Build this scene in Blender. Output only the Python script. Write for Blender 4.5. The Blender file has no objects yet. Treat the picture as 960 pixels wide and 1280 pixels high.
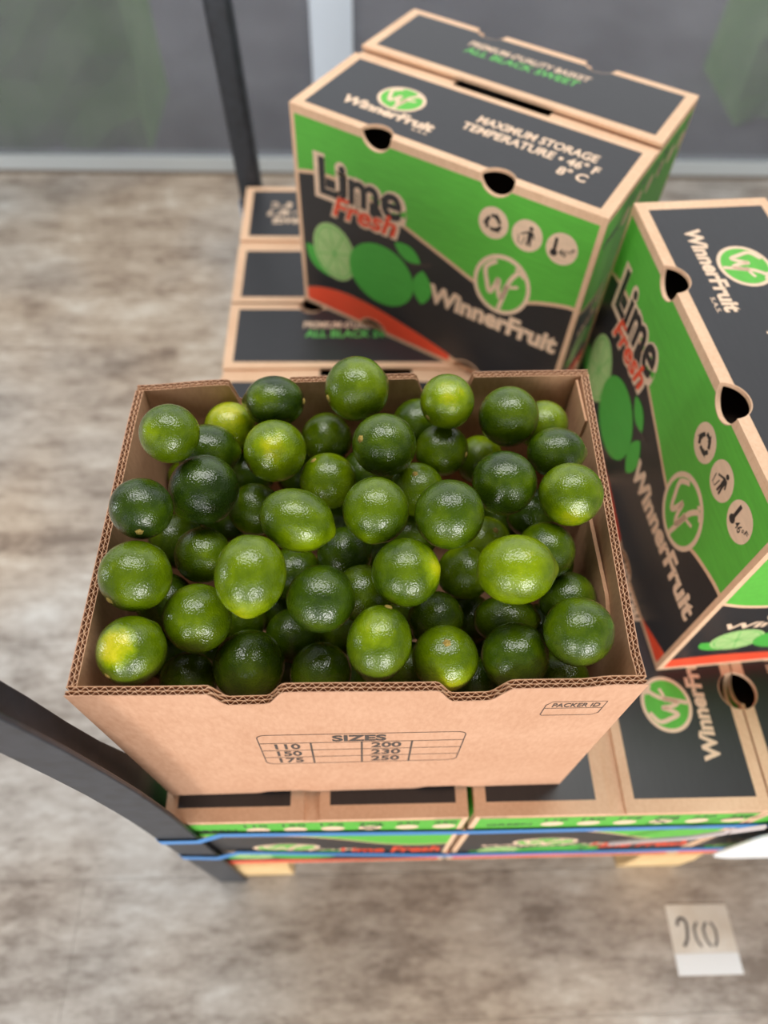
import bpy, math, random
from math import pi, sin, cos, radians
from mathutils import Vector, Matrix, Euler
from mathutils.geometry import delaunay_2d_cdt

random.seed(5)
SC = bpy.context.scene
C = SC.collection

# ------------------------------------------------------------------ camera
FPX = 898.2256
PITCH, ROLL, YAW = 0.9941, 0.0448, -0.0616
def cam_axes():
    f = Vector((0, cos(PITCH), -sin(PITCH))); u = Vector((0, sin(PITCH), cos(PITCH))); r = Vector((1, 0, 0))
    r2 = cos(ROLL)*r + sin(ROLL)*u; u2 = -sin(ROLL)*r + cos(ROLL)*u
    Z = Matrix.Rotation(YAW, 3, 'Z')
    return Z @ r2, Z @ u2, Z @ f
CR, CU, CF = cam_axes()
CAM = Vector((-0.0003, -0.1644, 0.7730))
cd = bpy.data.cameras.new('camera'); cam = bpy.data.objects.new('camera', cd); C.objects.link(cam)
cam.matrix_world = Matrix(((CR.x, CU.x, -CF.x, CAM.x), (CR.y, CU.y, -CF.y, CAM.y), (CR.z, CU.z, -CF.z, CAM.z), (0, 0, 0, 1)))
cd.sensor_fit = 'AUTO'; cd.sensor_width = 36.0; cd.lens = FPX/1280*36
cd.clip_start = 0.02; cd.clip_end = 60
cd.dof.use_dof = True; cd.dof.focus_distance = 0.535; cd.dof.aperture_fstop = 3.0
SC.camera = cam

# ------------------------------------------------------------------ world, lamps, exposure
SC.view_settings.view_transform = 'Standard'; SC.view_settings.look = 'None'
SC.view_settings.gamma = 1.0; SC.view_settings.use_curve_mapping = False
SC.view_settings.exposure = 0.0
w = bpy.data.worlds.new('overcast_sky'); SC.world = w; w.use_nodes = True
bg = w.node_tree.nodes['Background']; bg.inputs[0].default_value = (0.95, 0.97, 1.0, 1); bg.inputs[1].default_value = 1.05
def area(name, loc, target, sx, sy, power, col=(1, 1, 1)):
    l = bpy.data.lights.new(name, 'AREA'); l.shape = 'RECTANGLE'; l.size = sx; l.size_y = sy; l.energy = power; l.color = col
    o = bpy.data.objects.new(name, l); C.objects.link(o); o.location = loc
    o.rotation_euler = (Vector(target)-Vector(loc)).to_track_quat('-Z', 'Y').to_euler()
    return o
area('shop_door_light', (0.80, -2.1, 0.42), (0.1, 0.3, 0.15), 0.95, 1.0, 38, (1.0, 0.97, 0.93))
area('shop_door_light', (-1.05, -2.0, 0.42), (0.0, 0.3, 0.15), 0.5, 1.0, 17, (1.0, 0.97, 0.93))
area('side_window_light', (-2.7, 0.25, 0.45), (0.0, 0.25, 0.2), 0.4, 0.6, 7, (0.94, 0.97, 1.0))
area('skylight', (0.0, 0.75, 2.2), (0.0, 0.75, 0.0), 2.3, 0.85, 46, (1.0, 0.99, 0.97))

# ------------------------------------------------------------------ materials
def lin(c):
    return tuple(((v/255)/12.92 if v/255 <= 0.04045 else ((v/255+0.055)/1.055)**2.4) for v in c)
def rgba(c): return lin(c)+(1.0,)
class NT:
    def __init__(s, name, rough=0.6, spec=0.5):
        s.m = bpy.data.materials.new(name); s.m.use_nodes = True; s.t = s.m.node_tree
        s.b = s.t.nodes['Principled BSDF']; s.b.inputs['Roughness'].default_value = rough
        s.b.inputs['Specular IOR Level'].default_value = spec
    def n(s, typ, **kw):
        nd = s.t.nodes.new(typ)
        for k, v in kw.items():
            if k.startswith('_'): nd.inputs[k[1:].replace('_', ' ')].default_value = v
            else: setattr(nd, k, v)
        return nd
    def l(s, a, b): s.t.links.new(a, b)
    def coord(s, kind='Object'):
        return s.n('ShaderNodeTexCoord').outputs[kind]
    def noise(s, vec, scale, detail=3, rough=0.55, stretch=None):
        if stretch:
            mp = s.n('ShaderNodeMapping'); mp.inputs['Scale'].default_value = stretch; s.l(vec, mp.inputs['Vector']); vec = mp.outputs[0]
        nd = s.n('ShaderNodeTexNoise'); nd.inputs['Scale'].default_value = scale; nd.inputs['Detail'].default_value = detail
        nd.inputs['Roughness'].default_value = rough; s.l(vec, nd.inputs['Vector']); return nd.outputs['Fac']
    def ramp(s, fac, stops):
        nd = s.n('ShaderNodeValToRGB'); e = nd.color_ramp.elements
        while len(e) < len(stops): e.new(0.5)
        for q, (p, c) in zip(e, stops): q.position = p; q.color = c if len(c) == 4 else c+(1.0,)
        s.l(fac, nd.inputs[0]); return nd.outputs[0]
    def math(s, op, a, b=None, clamp=False):
        nd = s.n('ShaderNodeMath', operation=op, use_clamp=clamp)
        for i, v in enumerate((a, b)):
            if v is None: continue
            if isinstance(v, (int, float)): nd.inputs[i].default_value = v
            else: s.l(v, nd.inputs[i])
        return nd.outputs[0]
    def mix(s, fac, a, b, mode='MIX'):
        nd = s.n('ShaderNodeMix', data_type='RGBA', blend_type=mode)
        for i, v in ((0, fac), (6, a), (7, b)):
            if isinstance(v, (int, float, tuple)): nd.inputs[i].default_value = v
            else: s.l(v, nd.inputs[i])
        return nd.outputs[2]
    def bump(s, h, dist, strength=1.0):
        nd = s.n('ShaderNodeBump'); nd.inputs['Distance'].default_value = dist; nd.inputs['Strength'].default_value = strength
        s.l(h, nd.inputs['Height']); s.l(nd.outputs[0], s.b.inputs['Normal']); s.l(nd.outputs[0], s.b.inputs['Coat Normal'])
    def base(s, c):
        if isinstance(c, tuple): s.b.inputs['Base Color'].default_value = c
        else: s.l(c, s.b.inputs['Base Color'])

def kraft_mat(name, col, dark, bump=0.00012):
    k = NT(name, 0.72, 0.3); v = k.coord()
    a = k.noise(v, 260, 4, 0.6, (1, 1, 0.35)); b = k.noise(v, 14, 3)
    f = k.math('ADD', k.math('MULTIPLY', a, 0.55), k.math('MULTIPLY', b, 0.45))
    k.base(k.ramp(f, [(0.3, rgba(dark)), (0.62, rgba(col))])); k.bump(a, bump, 0.6)
    return k.m
def ink_mat(name, col, rough=0.5, var=0.12, spec=0.45):
    k = NT(name, rough, spec); v = k.coord()
    a = k.noise(v, 40, 3, 0.6, (1, 6, 6)); c = lin(col)
    k.base(k.ramp(a, [(0.3, tuple(x*(1-var) for x in c)), (0.7, tuple(x*(1+var) for x in c))])); k.bump(k.noise(v, 300, 2), 0.00008, 0.5)
    return k.m
M = {}
M['kraft'] = kraft_mat('kraft_board', (233, 196, 163), (218, 176, 142))
M['kraft_plain'] = kraft_mat('plain_kraft_board', (207, 163, 134), (190, 143, 113))
M['kraft_inside'] = kraft_mat('inner_kraft_liner', (208, 162, 126), (188, 142, 108))
M['hole_shade_block'] = kraft_mat('carton_hole_shade', (48, 36, 28), (34, 25, 20))  # near-black colour standing in for the shade inside the closed cartons
M['flute'] = kraft_mat('corrugated_medium', (226, 184, 150), (196, 150, 116))
M['green'] = ink_mat('green_ink', (92, 182, 64), 0.5, 0.07)
M['black'] = ink_mat('black_ink', (42, 42, 45), 0.38, 0.10, 0.55)
M['red'] = ink_mat('orange_red_ink', (240, 84, 52), 0.5, 0.06)
M['kink'] = ink_mat('bare_kraft_lettering', (234, 204, 176), 0.65, 0.05, 0.3)
M['pale'] = ink_mat('pale_green_ink', (172, 208, 134), 0.55, 0.08)
M['mid'] = ink_mat('lime_picture_green', (78, 178, 68), 0.5, 0.05)
M['greent'] = ink_mat('green_lettering', (98, 186, 88), 0.5, 0.05)
M['printline'] = ink_mat('grey_print', (78, 70, 66), 0.6, 0.05, 0.3)

def lime_mat():
    k = NT('lime_rind', 0.2, 0.35); v = k.coord()
    at = lambda nm: k.n('ShaderNodeAttribute', attribute_type='OBJECT', attribute_name=nm)
    tone = at('tone').outputs['Fac']; rnd = k.n('ShaderNodeObjectInfo').outputs['Random']
    off = k.n('ShaderNodeVectorMath', operation='ADD'); k.l(v, off.inputs[0])
    cmb = k.n('ShaderNodeCombineXYZ'); k.l(k.math('MULTIPLY', rnd, 40.0), cmb.inputs[0]); k.l(k.math('MULTIPLY', rnd, 17.0), cmb.inputs[1]); k.l(cmb.outputs[0], off.inputs[1])
    vv = off.outputs[0]
    blot = k.noise(vv, 1.1, 2); fine = k.noise(vv, 5.0, 4, 0.6)
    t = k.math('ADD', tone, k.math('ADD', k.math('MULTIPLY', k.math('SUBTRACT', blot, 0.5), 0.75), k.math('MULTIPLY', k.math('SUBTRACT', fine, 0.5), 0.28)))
    # a paler yellow patch on one side of the rind, set per lime
    nrm = k.n('ShaderNodeVectorMath', operation='NORMALIZE'); k.l(v, nrm.inputs[0])
    dt = k.n('ShaderNodeVectorMath', operation='DOT_PRODUCT'); k.l(nrm.outputs[0], dt.inputs[0]); k.l(at('patch_dir').outputs['Vector'], dt.inputs[1])
    pm = k.math('MULTIPLY', k.ramp(k.math('ADD', dt.outputs['Value'], k.math('MULTIPLY', k.math('SUBTRACT', fine, 0.5), 0.16)), [(0.72, (0, 0, 0)), (0.98, (1, 1, 1))]), at('patch').outputs['Fac'])
    t = k.math('ADD', t, pm)
    # paler near the blossom tip
    sx = k.n('ShaderNodeSeparateXYZ'); k.l(nrm.outputs[0], sx.inputs[0])
    t = k.math('ADD', t, k.ramp(sx.outputs[2], [(0.86, (0, 0, 0)), (1.0, (0.22, 0.22, 0.22))]))
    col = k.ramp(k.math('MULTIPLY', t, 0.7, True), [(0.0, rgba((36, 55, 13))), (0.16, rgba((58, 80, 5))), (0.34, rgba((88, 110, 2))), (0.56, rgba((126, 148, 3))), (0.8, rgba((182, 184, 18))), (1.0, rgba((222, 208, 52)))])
    spk = k.ramp(k.noise(vv, 22, 2), [(0.70, (0, 0, 0)), (0.78, (1, 1, 1))])
    k.base(k.mix(k.math('MULTIPLY', spk, 0.12), col, rgba((150, 165, 90))))
    vo = k.n('ShaderNodeTexVoronoi', feature='SMOOTH_F1'); vo.inputs['Scale'].default_value = 22.0; k.l(vv, vo.inputs['Vector'])
    h = k.math('ADD', vo.outputs['Distance'], k.math('MULTIPLY', k.noise(vv, 10.0, 3), 0.4))
    k.bump(h, 0.0006, 0.5)
    k.l(k.ramp(k.noise(vv, 2.5, 2), [(0.3, (0.16, 0.16, 0.16)), (0.7, (0.28, 0.28, 0.28))]), k.b.inputs['Roughness'])
    k.b.inputs['Coat Weight'].default_value = 0.5; k.b.inputs['Coat Roughness'].default_value = 0.07; k.b.inputs['Coat IOR'].default_value = 1.5
    return k.m
M['lime'] = lime_mat()
k = NT('dry_stem_button', 0.8, 0.2); k.base(k.ramp(k.noise(k.coord(), 30, 3), [(0.3, rgba((120, 92, 40))), (0.7, rgba((196, 172, 92)))])); M['stem'] = k.m

k = NT('matt_black_steel', 0.42, 0.5); k.base(k.ramp(k.noise(k.coord(), 60, 3), [(0.3, rgba((38, 42, 49))), (0.7, rgba((52, 57, 66)))])); M['steel'] = k.m
k = NT('blue_strap', 0.35, 0.5); k.base(rgba((66, 138, 208))); M['strap'] = k.m
k = NT('white_plastic', 0.4, 0.5); k.base(rgba((240, 242, 243))); M['white'] = k.m
k = NT('grey_cord', 0.6, 0.3); k.base(rgba((190, 178, 176))); M['cord'] = k.m
k = NT('pale_pine', 0.65, 0.3); k.base(k.ramp(k.noise(k.coord(), 20, 4, 0.6, (1, 9, 9)), [(0.3, rgba((214, 176, 122))), (0.7, rgba((242, 214, 164)))])); M['pine'] = k.m

# floor: worn wood-look boards
def floor_mat():
    k = NT('worn_wood_floor', 0.55, 0.4)
    pos = k.n('ShaderNodeNewGeometry').outputs['Position']; rnd = k.n('ShaderNodeObjectInfo').outputs['Random']
    a = k.noise(pos, 7.0, 5, 0.62, (0.65, 1.45, 1)); b = k.noise(pos, 26, 5, 0.65, (0.55, 1.45, 1)); c = k.noise(pos, 1.3, 3)
    d_ = k.noise(pos, 80, 4, 0.65, (0.6, 1.3, 1))
    f = k.math('ADD', k.math('MULTIPLY', a, 0.45), k.math('ADD', k.math('MULTIPLY', b, 0.35), k.math('MULTIPLY', d_, 0.20)))
    f = k.math('ADD', f, k.math('MULTIPLY', k.math('SUBTRACT', rnd, 0.5), 0.06))
    col = k.ramp(f, [(0.38, rgba((134, 116, 101))), (0.46, rgba((172, 153, 135))), (0.54, rgba((197, 180, 161))), (0.62, rgba((221, 210, 195)))])
    grey = k.ramp(f, [(0.38, rgba((136, 127, 119))), (0.5, rgba((180, 173, 166))), (0.62, rgba((208, 205, 200)))])
    k.base(k.mix(k.ramp(c, [(0.42, (0, 0, 0)), (0.6, (1, 1, 1))]), col, grey))
    k.bump(b, 0.0008, 0.5)
    return k.m
M['floor'] = floor_mat()
k = NT('floor_joint', 0.9, 0.1); k.base(rgba((128, 116, 104))); M['joint'] = k.m
k = NT('grey_plaster', 0.85, 0.2); k.base(k.ramp(k.noise(k.coord(), 3, 4), [(0.3, rgba((150, 149, 147))), (0.7, rgba((172, 171, 169)))])); M['plaster'] = k.m
k = NT('dim_ceiling', 0.9, 0.1); k.base(rgba((120, 119, 117))); M['ceiling'] = k.m
k = NT('pale_rail_paint', 0.5, 0.4); k.base(rgba((196, 202, 204))); M['rail'] = k.m
k = NT('pavement', 0.85, 0.2); k.base(k.ramp(k.noise(k.coord(), 2.2, 4), [(0.35, rgba((112, 112, 116))), (0.65, rgba((150, 150, 154)))])); M['pavement'] = k.m
k = NT('hedge_leaf', 0.8, 0.2); k.base(k.ramp(k.noise(k.coord(), 5, 3), [(0.35, rgba((140, 200, 100))), (0.65, rgba((178, 226, 136)))])); M['hedge'] = k.m
k = NT('bluish_white_paint', 0.6, 0.3); k.base(rgba((228, 240, 255))); M['bluewhite'] = k.m
def screen_mat():
    k = NT('grey_mesh_screen', 0.35, 0.4)
    k.base(k.ramp(k.noise(k.coord(), 2.6, 4, 0.6), [(0.3, rgba((120, 120, 128))), (0.7, rgba((152, 152, 160)))]))
    tr = k.n('ShaderNodeBsdfTransparent'); tr.inputs[0].default_value = (0.92, 0.93, 0.95, 1)
    mx = k.n('ShaderNodeMixShader'); mx.inputs[0].default_value = 0.44
    out = k.t.nodes['Material Output']; k.l(tr.outputs[0], mx.inputs[1]); k.l(k.b.outputs[0], mx.inputs[2]); k.l(mx.outputs[0], out.inputs[0])
    return k.m
M['screen'] = screen_mat()
k = NT('worn_paper', 0.8, 0.2); k.base(k.ramp(k.noise(k.coord(), 12, 3), [(0.35, rgba((214, 202, 186))), (0.65, rgba((236, 230, 220)))])); M['paper'] = k.m
k = NT('marker_ink', 0.7, 0.2); k.base(rgba((96, 90, 88))); M['marker'] = k.m

# ------------------------------------------------------------------ object helpers
def obj(name, me, parent=None, mat=None):
    o = bpy.data.objects.new(name, me); C.objects.link(o)
    if mat is not None and not me.materials: me.materials.append(mat)
    if parent is not None: o.parent = parent
    return o
def thing(name, label, cat, loc=(0, 0, 0), rz=0.0, group=None):
    o = bpy.data.objects.new(name, None); C.objects.link(o); o.empty_display_size = 0.05
    o.location = loc; o.rotation_euler = (0, 0, rz); tag(o, label, cat, group); return o
def tag(o, label, cat, group=None):
    o['label'] = label; o['category'] = cat
    if group: o['group'] = group
def mesh(name, vs, fs, smooth=False):
    me = bpy.data.meshes.new(name); me.from_pydata([tuple(v) for v in vs], [], fs); me.update()
    if smooth: me.polygons.foreach_set('use_smooth', [True]*len(me.polygons))
    return me
class MB:
    def __init__(s): s.v = []; s.f = []
    def box(s, x0, x1, y0, y1, z0, z1):
        b = len(s.v); s.v += [(x, y, z) for z in (z0, z1) for x, y in ((x0, y0), (x1, y0), (x1, y1), (x0, y1))]
        s.f += [tuple(b+i for i in q) for q in ((3, 2, 1, 0), (4, 5, 6, 7), (0, 1, 5, 4), (1, 2, 6, 5), (2, 3, 7, 6), (3, 0, 4, 7))]; return s
    def sweep(s, rings, closed=False, caps=True):
        b = len(s.v); n = len(rings[0]); m = len(rings)
        for r in rings: s.v += [tuple(p) for p in r]
        for i in range(m if closed else m-1):
            for j in range(n):
                a = b+i*n+j; c = b+i*n+(j+1) % n; d = b+((i+1) % m)*n+(j+1) % n; e = b+((i+1) % m)*n+j
                s.f.append((a, c, d, e))
        if caps and not closed:
            s.f.append(tuple(b+j for j in range(n))[::-1]); s.f.append(tuple(b+(m-1)*n+j for j in range(n)))
        return s
    def me(s, name, smooth=False):
        return mesh(name, s.v, s.f, smooth)
def bevel(o, wdt=0.002, seg=2):
    m = o.modifiers.new('bevel', 'BEVEL'); m.width = wdt; m.segments = seg; m.limit_method = 'ANGLE'; return o
def copy_tree(o, parent=None):
    c = o.copy(); C.objects.link(c)
    if parent is not None: c.parent = parent
    for ch in list(o.children): copy_tree(ch, c)
    return c

# ------------------------------------------------------------------ flat regions: printed inks and die-cut boards
def circle(cx, cy, rx, ry=None, n=28, a0=0.0, a1=2*pi, rot=0.0):
    ry = rx if ry is None else ry; out = []
    full = abs(a1-a0-2*pi) < 1e-6
    for i in range(n if full else n+1):
        a = a0+(a1-a0)*i/n; x, y = rx*cos(a), ry*sin(a)
        out.append((cx+x*cos(rot)-y*sin(rot), cy+x*sin(rot)+y*cos(rot)))
    return out
def rect(x0, y0, x1, y1): return [(x0, y0), (x1, y0), (x1, y1), (x0, y1)]
def inside(p, loop):
    x, y = p; r = False; n = len(loop)
    for i in range(n):
        (x1, y1), (x2, y2) = loop[i], loop[i-1]
        if (y1 > y) != (y2 > y) and x < (x2-x1)*(y-y1)/(y2-y1)+x1: r = not r
    return r
def region(loops, pred):
    vs, es = [], []
    for lp in loops:
        b = len(vs); n = len(lp); vs += [Vector(p) for p in lp]; es += [(b+i, b+(i+1) % n) for i in range(n)]
    V, E, F, _a, _b, _c = delaunay_2d_cdt(vs, es, [], 0, 1e-6)
    tris = []
    for f in F:
        c = (sum(V[i].x for i in f)/len(f), sum(V[i].y for i in f)/len(f))
        if pred(c): tris.append(tuple(f))
    keep = sorted({i for f in tris for i in f}); ix = {k: n for n, k in enumerate(keep)}
    return [(V[i].x, V[i].y) for i in keep], [tuple(ix[i] for i in f) for f in tris]
def oddeven(loops): return lambda p: sum(inside(p, l) for l in loops) % 2 == 1
def fill(loops): return region(loops, oddeven(loops))
def union(*rs):
    V, F = [], []
    for v, f in rs:
        b = len(V); V += v; F += [tuple(b+i for i in q) for q in f]
    return V, F
def stroke(pts, wd, taper=None, closed=False):
    """a ribbon of width wd along pts, with round ends"""
    n = len(pts); L, Rr = [], []
    for i in range(n):
        a = Vector(pts[(i-1) % n if closed else max(i-1, 0)]); b = Vector(pts[(i+1) % n if closed else min(i+1, n-1)])
        t = (b-a).normalized(); nn = Vector((-t.y, t.x)); h = wd/2*(taper[i] if taper else 1)
        p = Vector(pts[i]); L.append(tuple(p+nn*h)); Rr.append(tuple(p-nn*h))
    V = L+Rr; m = n if closed else n-1
    F = [(i, n+i, n+(i+1) % n, (i+1) % n) for i in range(m)]
    return V, F
def smooth_pts(pts, n=8):
    out = []; P = [Vector(p) for p in pts]
    for i in range(len(P)-1):
        p0 = P[max(i-1, 0)]; p1 = P[i]; p2 = P[i+1]; p3 = P[min(i+2, len(P)-1)]
        for k in range(n):
            t = k/n
            out.append(tuple(0.5*((2*p1)+(p2-p0)*t+(2*p0-5*p1+4*p2-p3)*t*t+(3*p1-p0-3*p2+p3)*t**3)))
    out.append(tuple(P[-1])); return out
_tx = {}
def text(body, offset=0.0, shear=0.0):
    key = (body, offset, shear)
    if key not in _tx:
        cu = bpy.data.curves.new('lettering', 'FONT'); cu.body = body; cu.size = 1.0; cu.offset = offset; cu.shear = shear; cu.resolution_u = 4
        o = bpy.data.objects.new('lettering', cu); C.objects.link(o)
        dg = bpy.context.evaluated_depsgraph_get(); ev = o.evaluated_get(dg); me = ev.to_mesh()
        V = [(v.co.x, v.co.y) for v in me.vertices]; F = [tuple(p.vertices) for p in me.polygons]
        # widened outlines may throw a stray spike: leave out faces that reach beyond the letters
        if offset:
            V0, _f = text(body, 0.0, shear); m = 0.12+offset
            lo = (min(p[0] for p in V0)-m, min(p[1] for p in V0)-m); hi = (max(p[0] for p in V0)+m, max(p[1] for p in V0)+m)
            ok = [lo[0] < p[0] < hi[0] and lo[1] < p[1] < hi[1] for p in V]
            F = [f for f in F if all(ok[i] for i in f)]
            keep = sorted({i for f in F for i in f}); ix = {k: n for n, k in enumerate(keep)}
            V = [V[i] for i in keep]; F = [tuple(ix[i] for i in f) for f in F]
        ev.to_mesh_clear(); bpy.data.objects.remove(o); bpy.data.curves.remove(cu)
        _tx[key] = (V, F)
    return _tx[key]
def fit_text(body, x0, x1, y0, h, offset=0.0, shear=0.0, slope=0.0, ref=None):
    """scale a text so that it spans x0..x1 and its capitals are h tall on base line y0"""
    V, F = text(body, offset, shear); Vr, _ = text(ref or body, offset if ref else offset, shear)
    ax, bx = min(p[0] for p in Vr), max(p[0] for p in Vr)
    s = (x1-x0)/(bx-ax)
    return [(x0+(x-ax)*s, y0+y*h/0.70+slope*(x-ax)*s) for x, y in V], F
def put(name, parent, reg, O, X, Y, h, mat):
    """lay a flat print on a board at height h above it"""
    O, X, Y = Vector(O), Vector(X), Vector(Y); N = X.cross(Y).normalized()
    V, F = reg; Fn = []
    for f in F:
        a, b, c = (V[i] for i in f[:3])
        ar = (b[0]-a[0])*(c[1]-a[1])-(b[1]-a[1])*(c[0]-a[0])
        Fn.append(f if ar >= 0 else f[::-1])
    return obj(name, mesh(name, [O+X*x+Y*y+N*h for x, y in V], Fn), parent, mat)
def board(name, parent, reg, O, X, Y, t, mat):
    """a die-cut board: the region extruded by t behind its face"""
    O, X, Y = Vector(O), Vector(X), Vector(Y); N = X.cross(Y).normalized()
    V, F = reg; n = len(V); vs = [O+X*x+Y*y for x, y in V]+[O+X*x+Y*y-N*t for x, y in V]
    fs = []; edge = {}
    for f in F:
        a, b, c = (V[i] for i in f[:3])
        if (b[0]-a[0])*(c[1]-a[1])-(b[1]-a[1])*(c[0]-a[0]) < 0: f = f[::-1]
        fs.append(f); fs.append(tuple(n+i for i in f[::-1]))
        for i in range(len(f)):
            e = (f[i], f[(i+1) % len(f)]); edge[e] = 1
    for (a, b) in edge:
        if (b, a) not in edge: fs.append((b, a, n+a, n+b))
    return obj(name, mesh(name, vs, fs), parent, mat)

# ------------------------------------------------------------------ setting
FZ = -0.440           # floor level; z = 0 is the top of the lower cartons
fl = obj('floor', MB().box(-3.2, 3.2, -2.6, 1.78, FZ-0.05, FZ-0.0012).me('floor'), None, M['floor']); fl['kind'] = 'structure'
PW = 0.186
for r in range(-8, 10):
    y0 = r*PW-0.03
    if y0 > 1.78: continue
    x = -2.2+random.uniform(-0.9, 0.0)
    while x < 2.4:
        l = 1.25
        if x+l > -1.9:
            m = MB().box(-l/2+0.0004, l/2-0.0004, 0.0004, min(PW, 1.779-y0)-0.0004, -0.006, random.uniform(-0.0003, 0.0))
            p = obj('plank', m.me('plank'), fl, M['floor']); p.location = (x+l/2, y0, FZ)
        x += l
def struct(name, mb, mat, parent=None):
    o = obj(name, mb.me(name), parent, M[mat])
    if parent is None: o['kind'] = 'structure'
    return o
struct('wall_left', MB().box(-3.3, -3.2, -2.6, 1.85, FZ, 2.3), 'plaster')
struct('wall_right', MB().box(3.2, 3.3, -2.6, 1.85, FZ, 2.3), 'plaster')
struct('ceiling', MB().box(-3.3, 3.3, -2.6, 1.85, 2.3, 2.4), 'ceiling')
win = struct('window_1', MB().box(-3.2, 3.2, 1.795, 1.798, FZ+0.045, 0.34), 'screen')
rl = struct('bottom_rail', MB().box(-3.2, 3.2, 1.785, 1.825, FZ+0.008, FZ+0.047), 'rail', win)
struct('top_rail', MB().box(-3.2, 3.2, 1.785, 1.825, 0.34, 0.38), 'rail', win)
struct('threshold', MB().box(-3.2, 3.2, 1.78, 1.83, FZ-0.05, FZ+0.008), 'joint', win)
struct('trim_1', MB().box(-0.112, -0.010, 1.765, 1.7845, FZ+0.003, 2.299), 'bluewhite')
struct('pavement', MB().box(-5, 5, 1.83, 7, FZ-0.1, FZ-0.03), 'pavement')
struct('courtyard_wall', MB().box(-5, 5, 4.3, 4.45, FZ-0.03, 0.45), 'plaster')
def hedge(name, x0, x1, y0, y1, z1, label):
    rnd = random.Random(name+str(x0)); m = MB(); nx = max(6, int((x1-x0)/0.09)); nz = 10
    front = [[(x0+(x1-x0)*i/nx, y0+rnd.uniform(-0.04, 0.04), FZ-0.03+(z1-FZ)*j/nz+(rnd.uniform(-0.03, 0.03) if j else 0)) for i in range(nx+1)] for j in range(nz+1)]
    back = [[(p[0], y1, p[2]) for p in r] for r in front]
    g = front+back[::-1]
    m.v = [p for r in g for p in r]; n = nx+1
    for j in range(len(g)-1):
        for i in range(nx): m.f.append((j*n+i, j*n+i+1, (j+1)*n+i+1, (j+1)*n+i))
    R_, C_ = len(g), n
    m.f.append(tuple(r*C_ for r in range(R_))); m.f.append(tuple(r*C_+C_-1 for r in range(R_))[::-1]); m.f.append(tuple(range(C_))[::-1]+tuple((R_-1)*C_+i for i in range(C_)))
    o = obj('hedge', m.me('hedge'), None, M['hedge']); tag(o, label, 'hedge')
hedge('hedge', -1.75, -0.62, 1.95, 2.3, 0.5, 'clipped green hedge seen blurred through the screen at upper left')
hedge('hedge', 1.22, 2.3, 2.15, 2.5, 0.5, 'dull green hedge seen faintly through the screen at upper right')

# ------------------------------------------------------------------ printed lime cartons
L, W, H, T = 0.42, 0.305, 0.305, 0.0045
PH = 0.00016
HX = (0.126, 0.287)
def curve_y(pts):
    P = smooth_pts(pts, 10)
    def f(x):
        for (x0, y0), (x1, y1) in zip(P, P[1:]):
            if x0 <= x <= x1: return y0+(y1-y0)*(x-x0)/max(1e-9, x1-x0)
        return P[0][1] if x < P[0][0] else P[-1][1]
    return P, f
def wf_logo(parent, cx, cy, rx, ry, O, X, Y, h):
    lg = put('logo', parent, fill([circle(cx, cy, rx, ry, 40)]), O, X, Y, h, M['kink'])
    put('logo_field', lg, fill([circle(cx, cy, rx*0.86, ry*0.86, 40)]), O, X, Y, h+PH, M['green'])
    S = lambda pts, wd, tp=None: stroke([(cx+rx*x, cy+ry*y) for x, y in smooth_pts(pts, 6)], wd*rx, tp)
    a = S([(-0.30, 0.74), (-0.62, 0.42), (-0.52, -0.02), (-0.36, -0.36), (-0.20, -0.02), (-0.13, 0.18), (-0.08, -0.2), (0.05, -0.44), (0.16, -0.05), (0.28, 0.32), (0.5, 0.62), (0.70, 0.52)], 0.15)
    b = S([(0.2, 0.02), (0.12, -0.4), (0.04, -0.84)], 0.15); c = S([(0.08, 0.02), (0.32, 0.06), (0.56, 0.16)], 0.11)
    d = S([(0.36, 0.66), (0.50, 0.80)], 0.10)
    put('logo_script', lg, union(a, b, c, d), O, X, Y, h+2*PH, M['kink'])
    return lg
def lime_picture(parent, O, X, Y, h, cx, cy, s, sy=1.0):
    """half slice, whole lime, two leaves and a stalk; cx, cy = centre of the whole lime"""
    q = lambda loop: [(cx+s*x, cy+s*sy*y) for x, y in loop]
    pic = put('lime_picture', parent, fill([q(circle(0, 0, 0.053, 0.049, 36))]), O, X, Y, h+PH, M['mid'])
    put('slice_picture', pic, fill([q(circle(-0.078, 0.005, 0.036, 0.046, 36, rot=0.15))]), O, X, Y, h, M['pale'])
    segs = [stroke(q([(-0.078, 0.003), (-0.078+0.030*cos(a), 0.003+0.040*sin(a))]), 0.0014*s) for a in [i*pi/4+0.25 for i in range(8)]]
    put('slice_segments', pic, union(stroke(q(circle(-0.078, 0.005, 0.031, 0.041, 30, rot=0.15)), 0.0016*s, closed=True), *segs), O, X, Y, h+PH*0.5, M['greent'])
    leaf = lambda a, b, wd: fill([q([(a[0]+(b[0]-a[0])*t-(b[1]-a[1])*wd*k*sin(pi*t)**0.8, a[1]+(b[1]-a[1])*t+(b[0]-a[0])*wd*k*sin(pi*t)**0.8) for k, rng in ((1, range(0, 11)), (-1, range(9, 0, -1))) for t in [i/10 for i in rng]])])
    put('leaf_picture', pic, leaf((0.020, 0.062), (0.061, 0.045), 0.26), O, X, Y, h+PH, M['mid'])
    put('leaf_picture', pic, leaf((0.065, 0.036), (0.067, -0.020), 0.27), O, X, Y, h+PH, M['mid'])
    put('leaf_picture', pic, leaf((-0.127, 0.002), (-0.085, -0.040), 0.26), O, X, Y, h-PH*0.5, M['mid'])
    put('stalk_picture', pic, stroke(q([(0.046, 0.038), (0.060, 0.043), (0.077, 0.050)]), 0.0045*s), O, X, Y, h+PH, M['printline'])
    return pic
def notch(p, pts, r, ry=None):
    ry = ry or r
    return any(((p[0]-a)/r)**2+((p[1]-b)/ry)**2 < 1 for a, b in pts)
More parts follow.
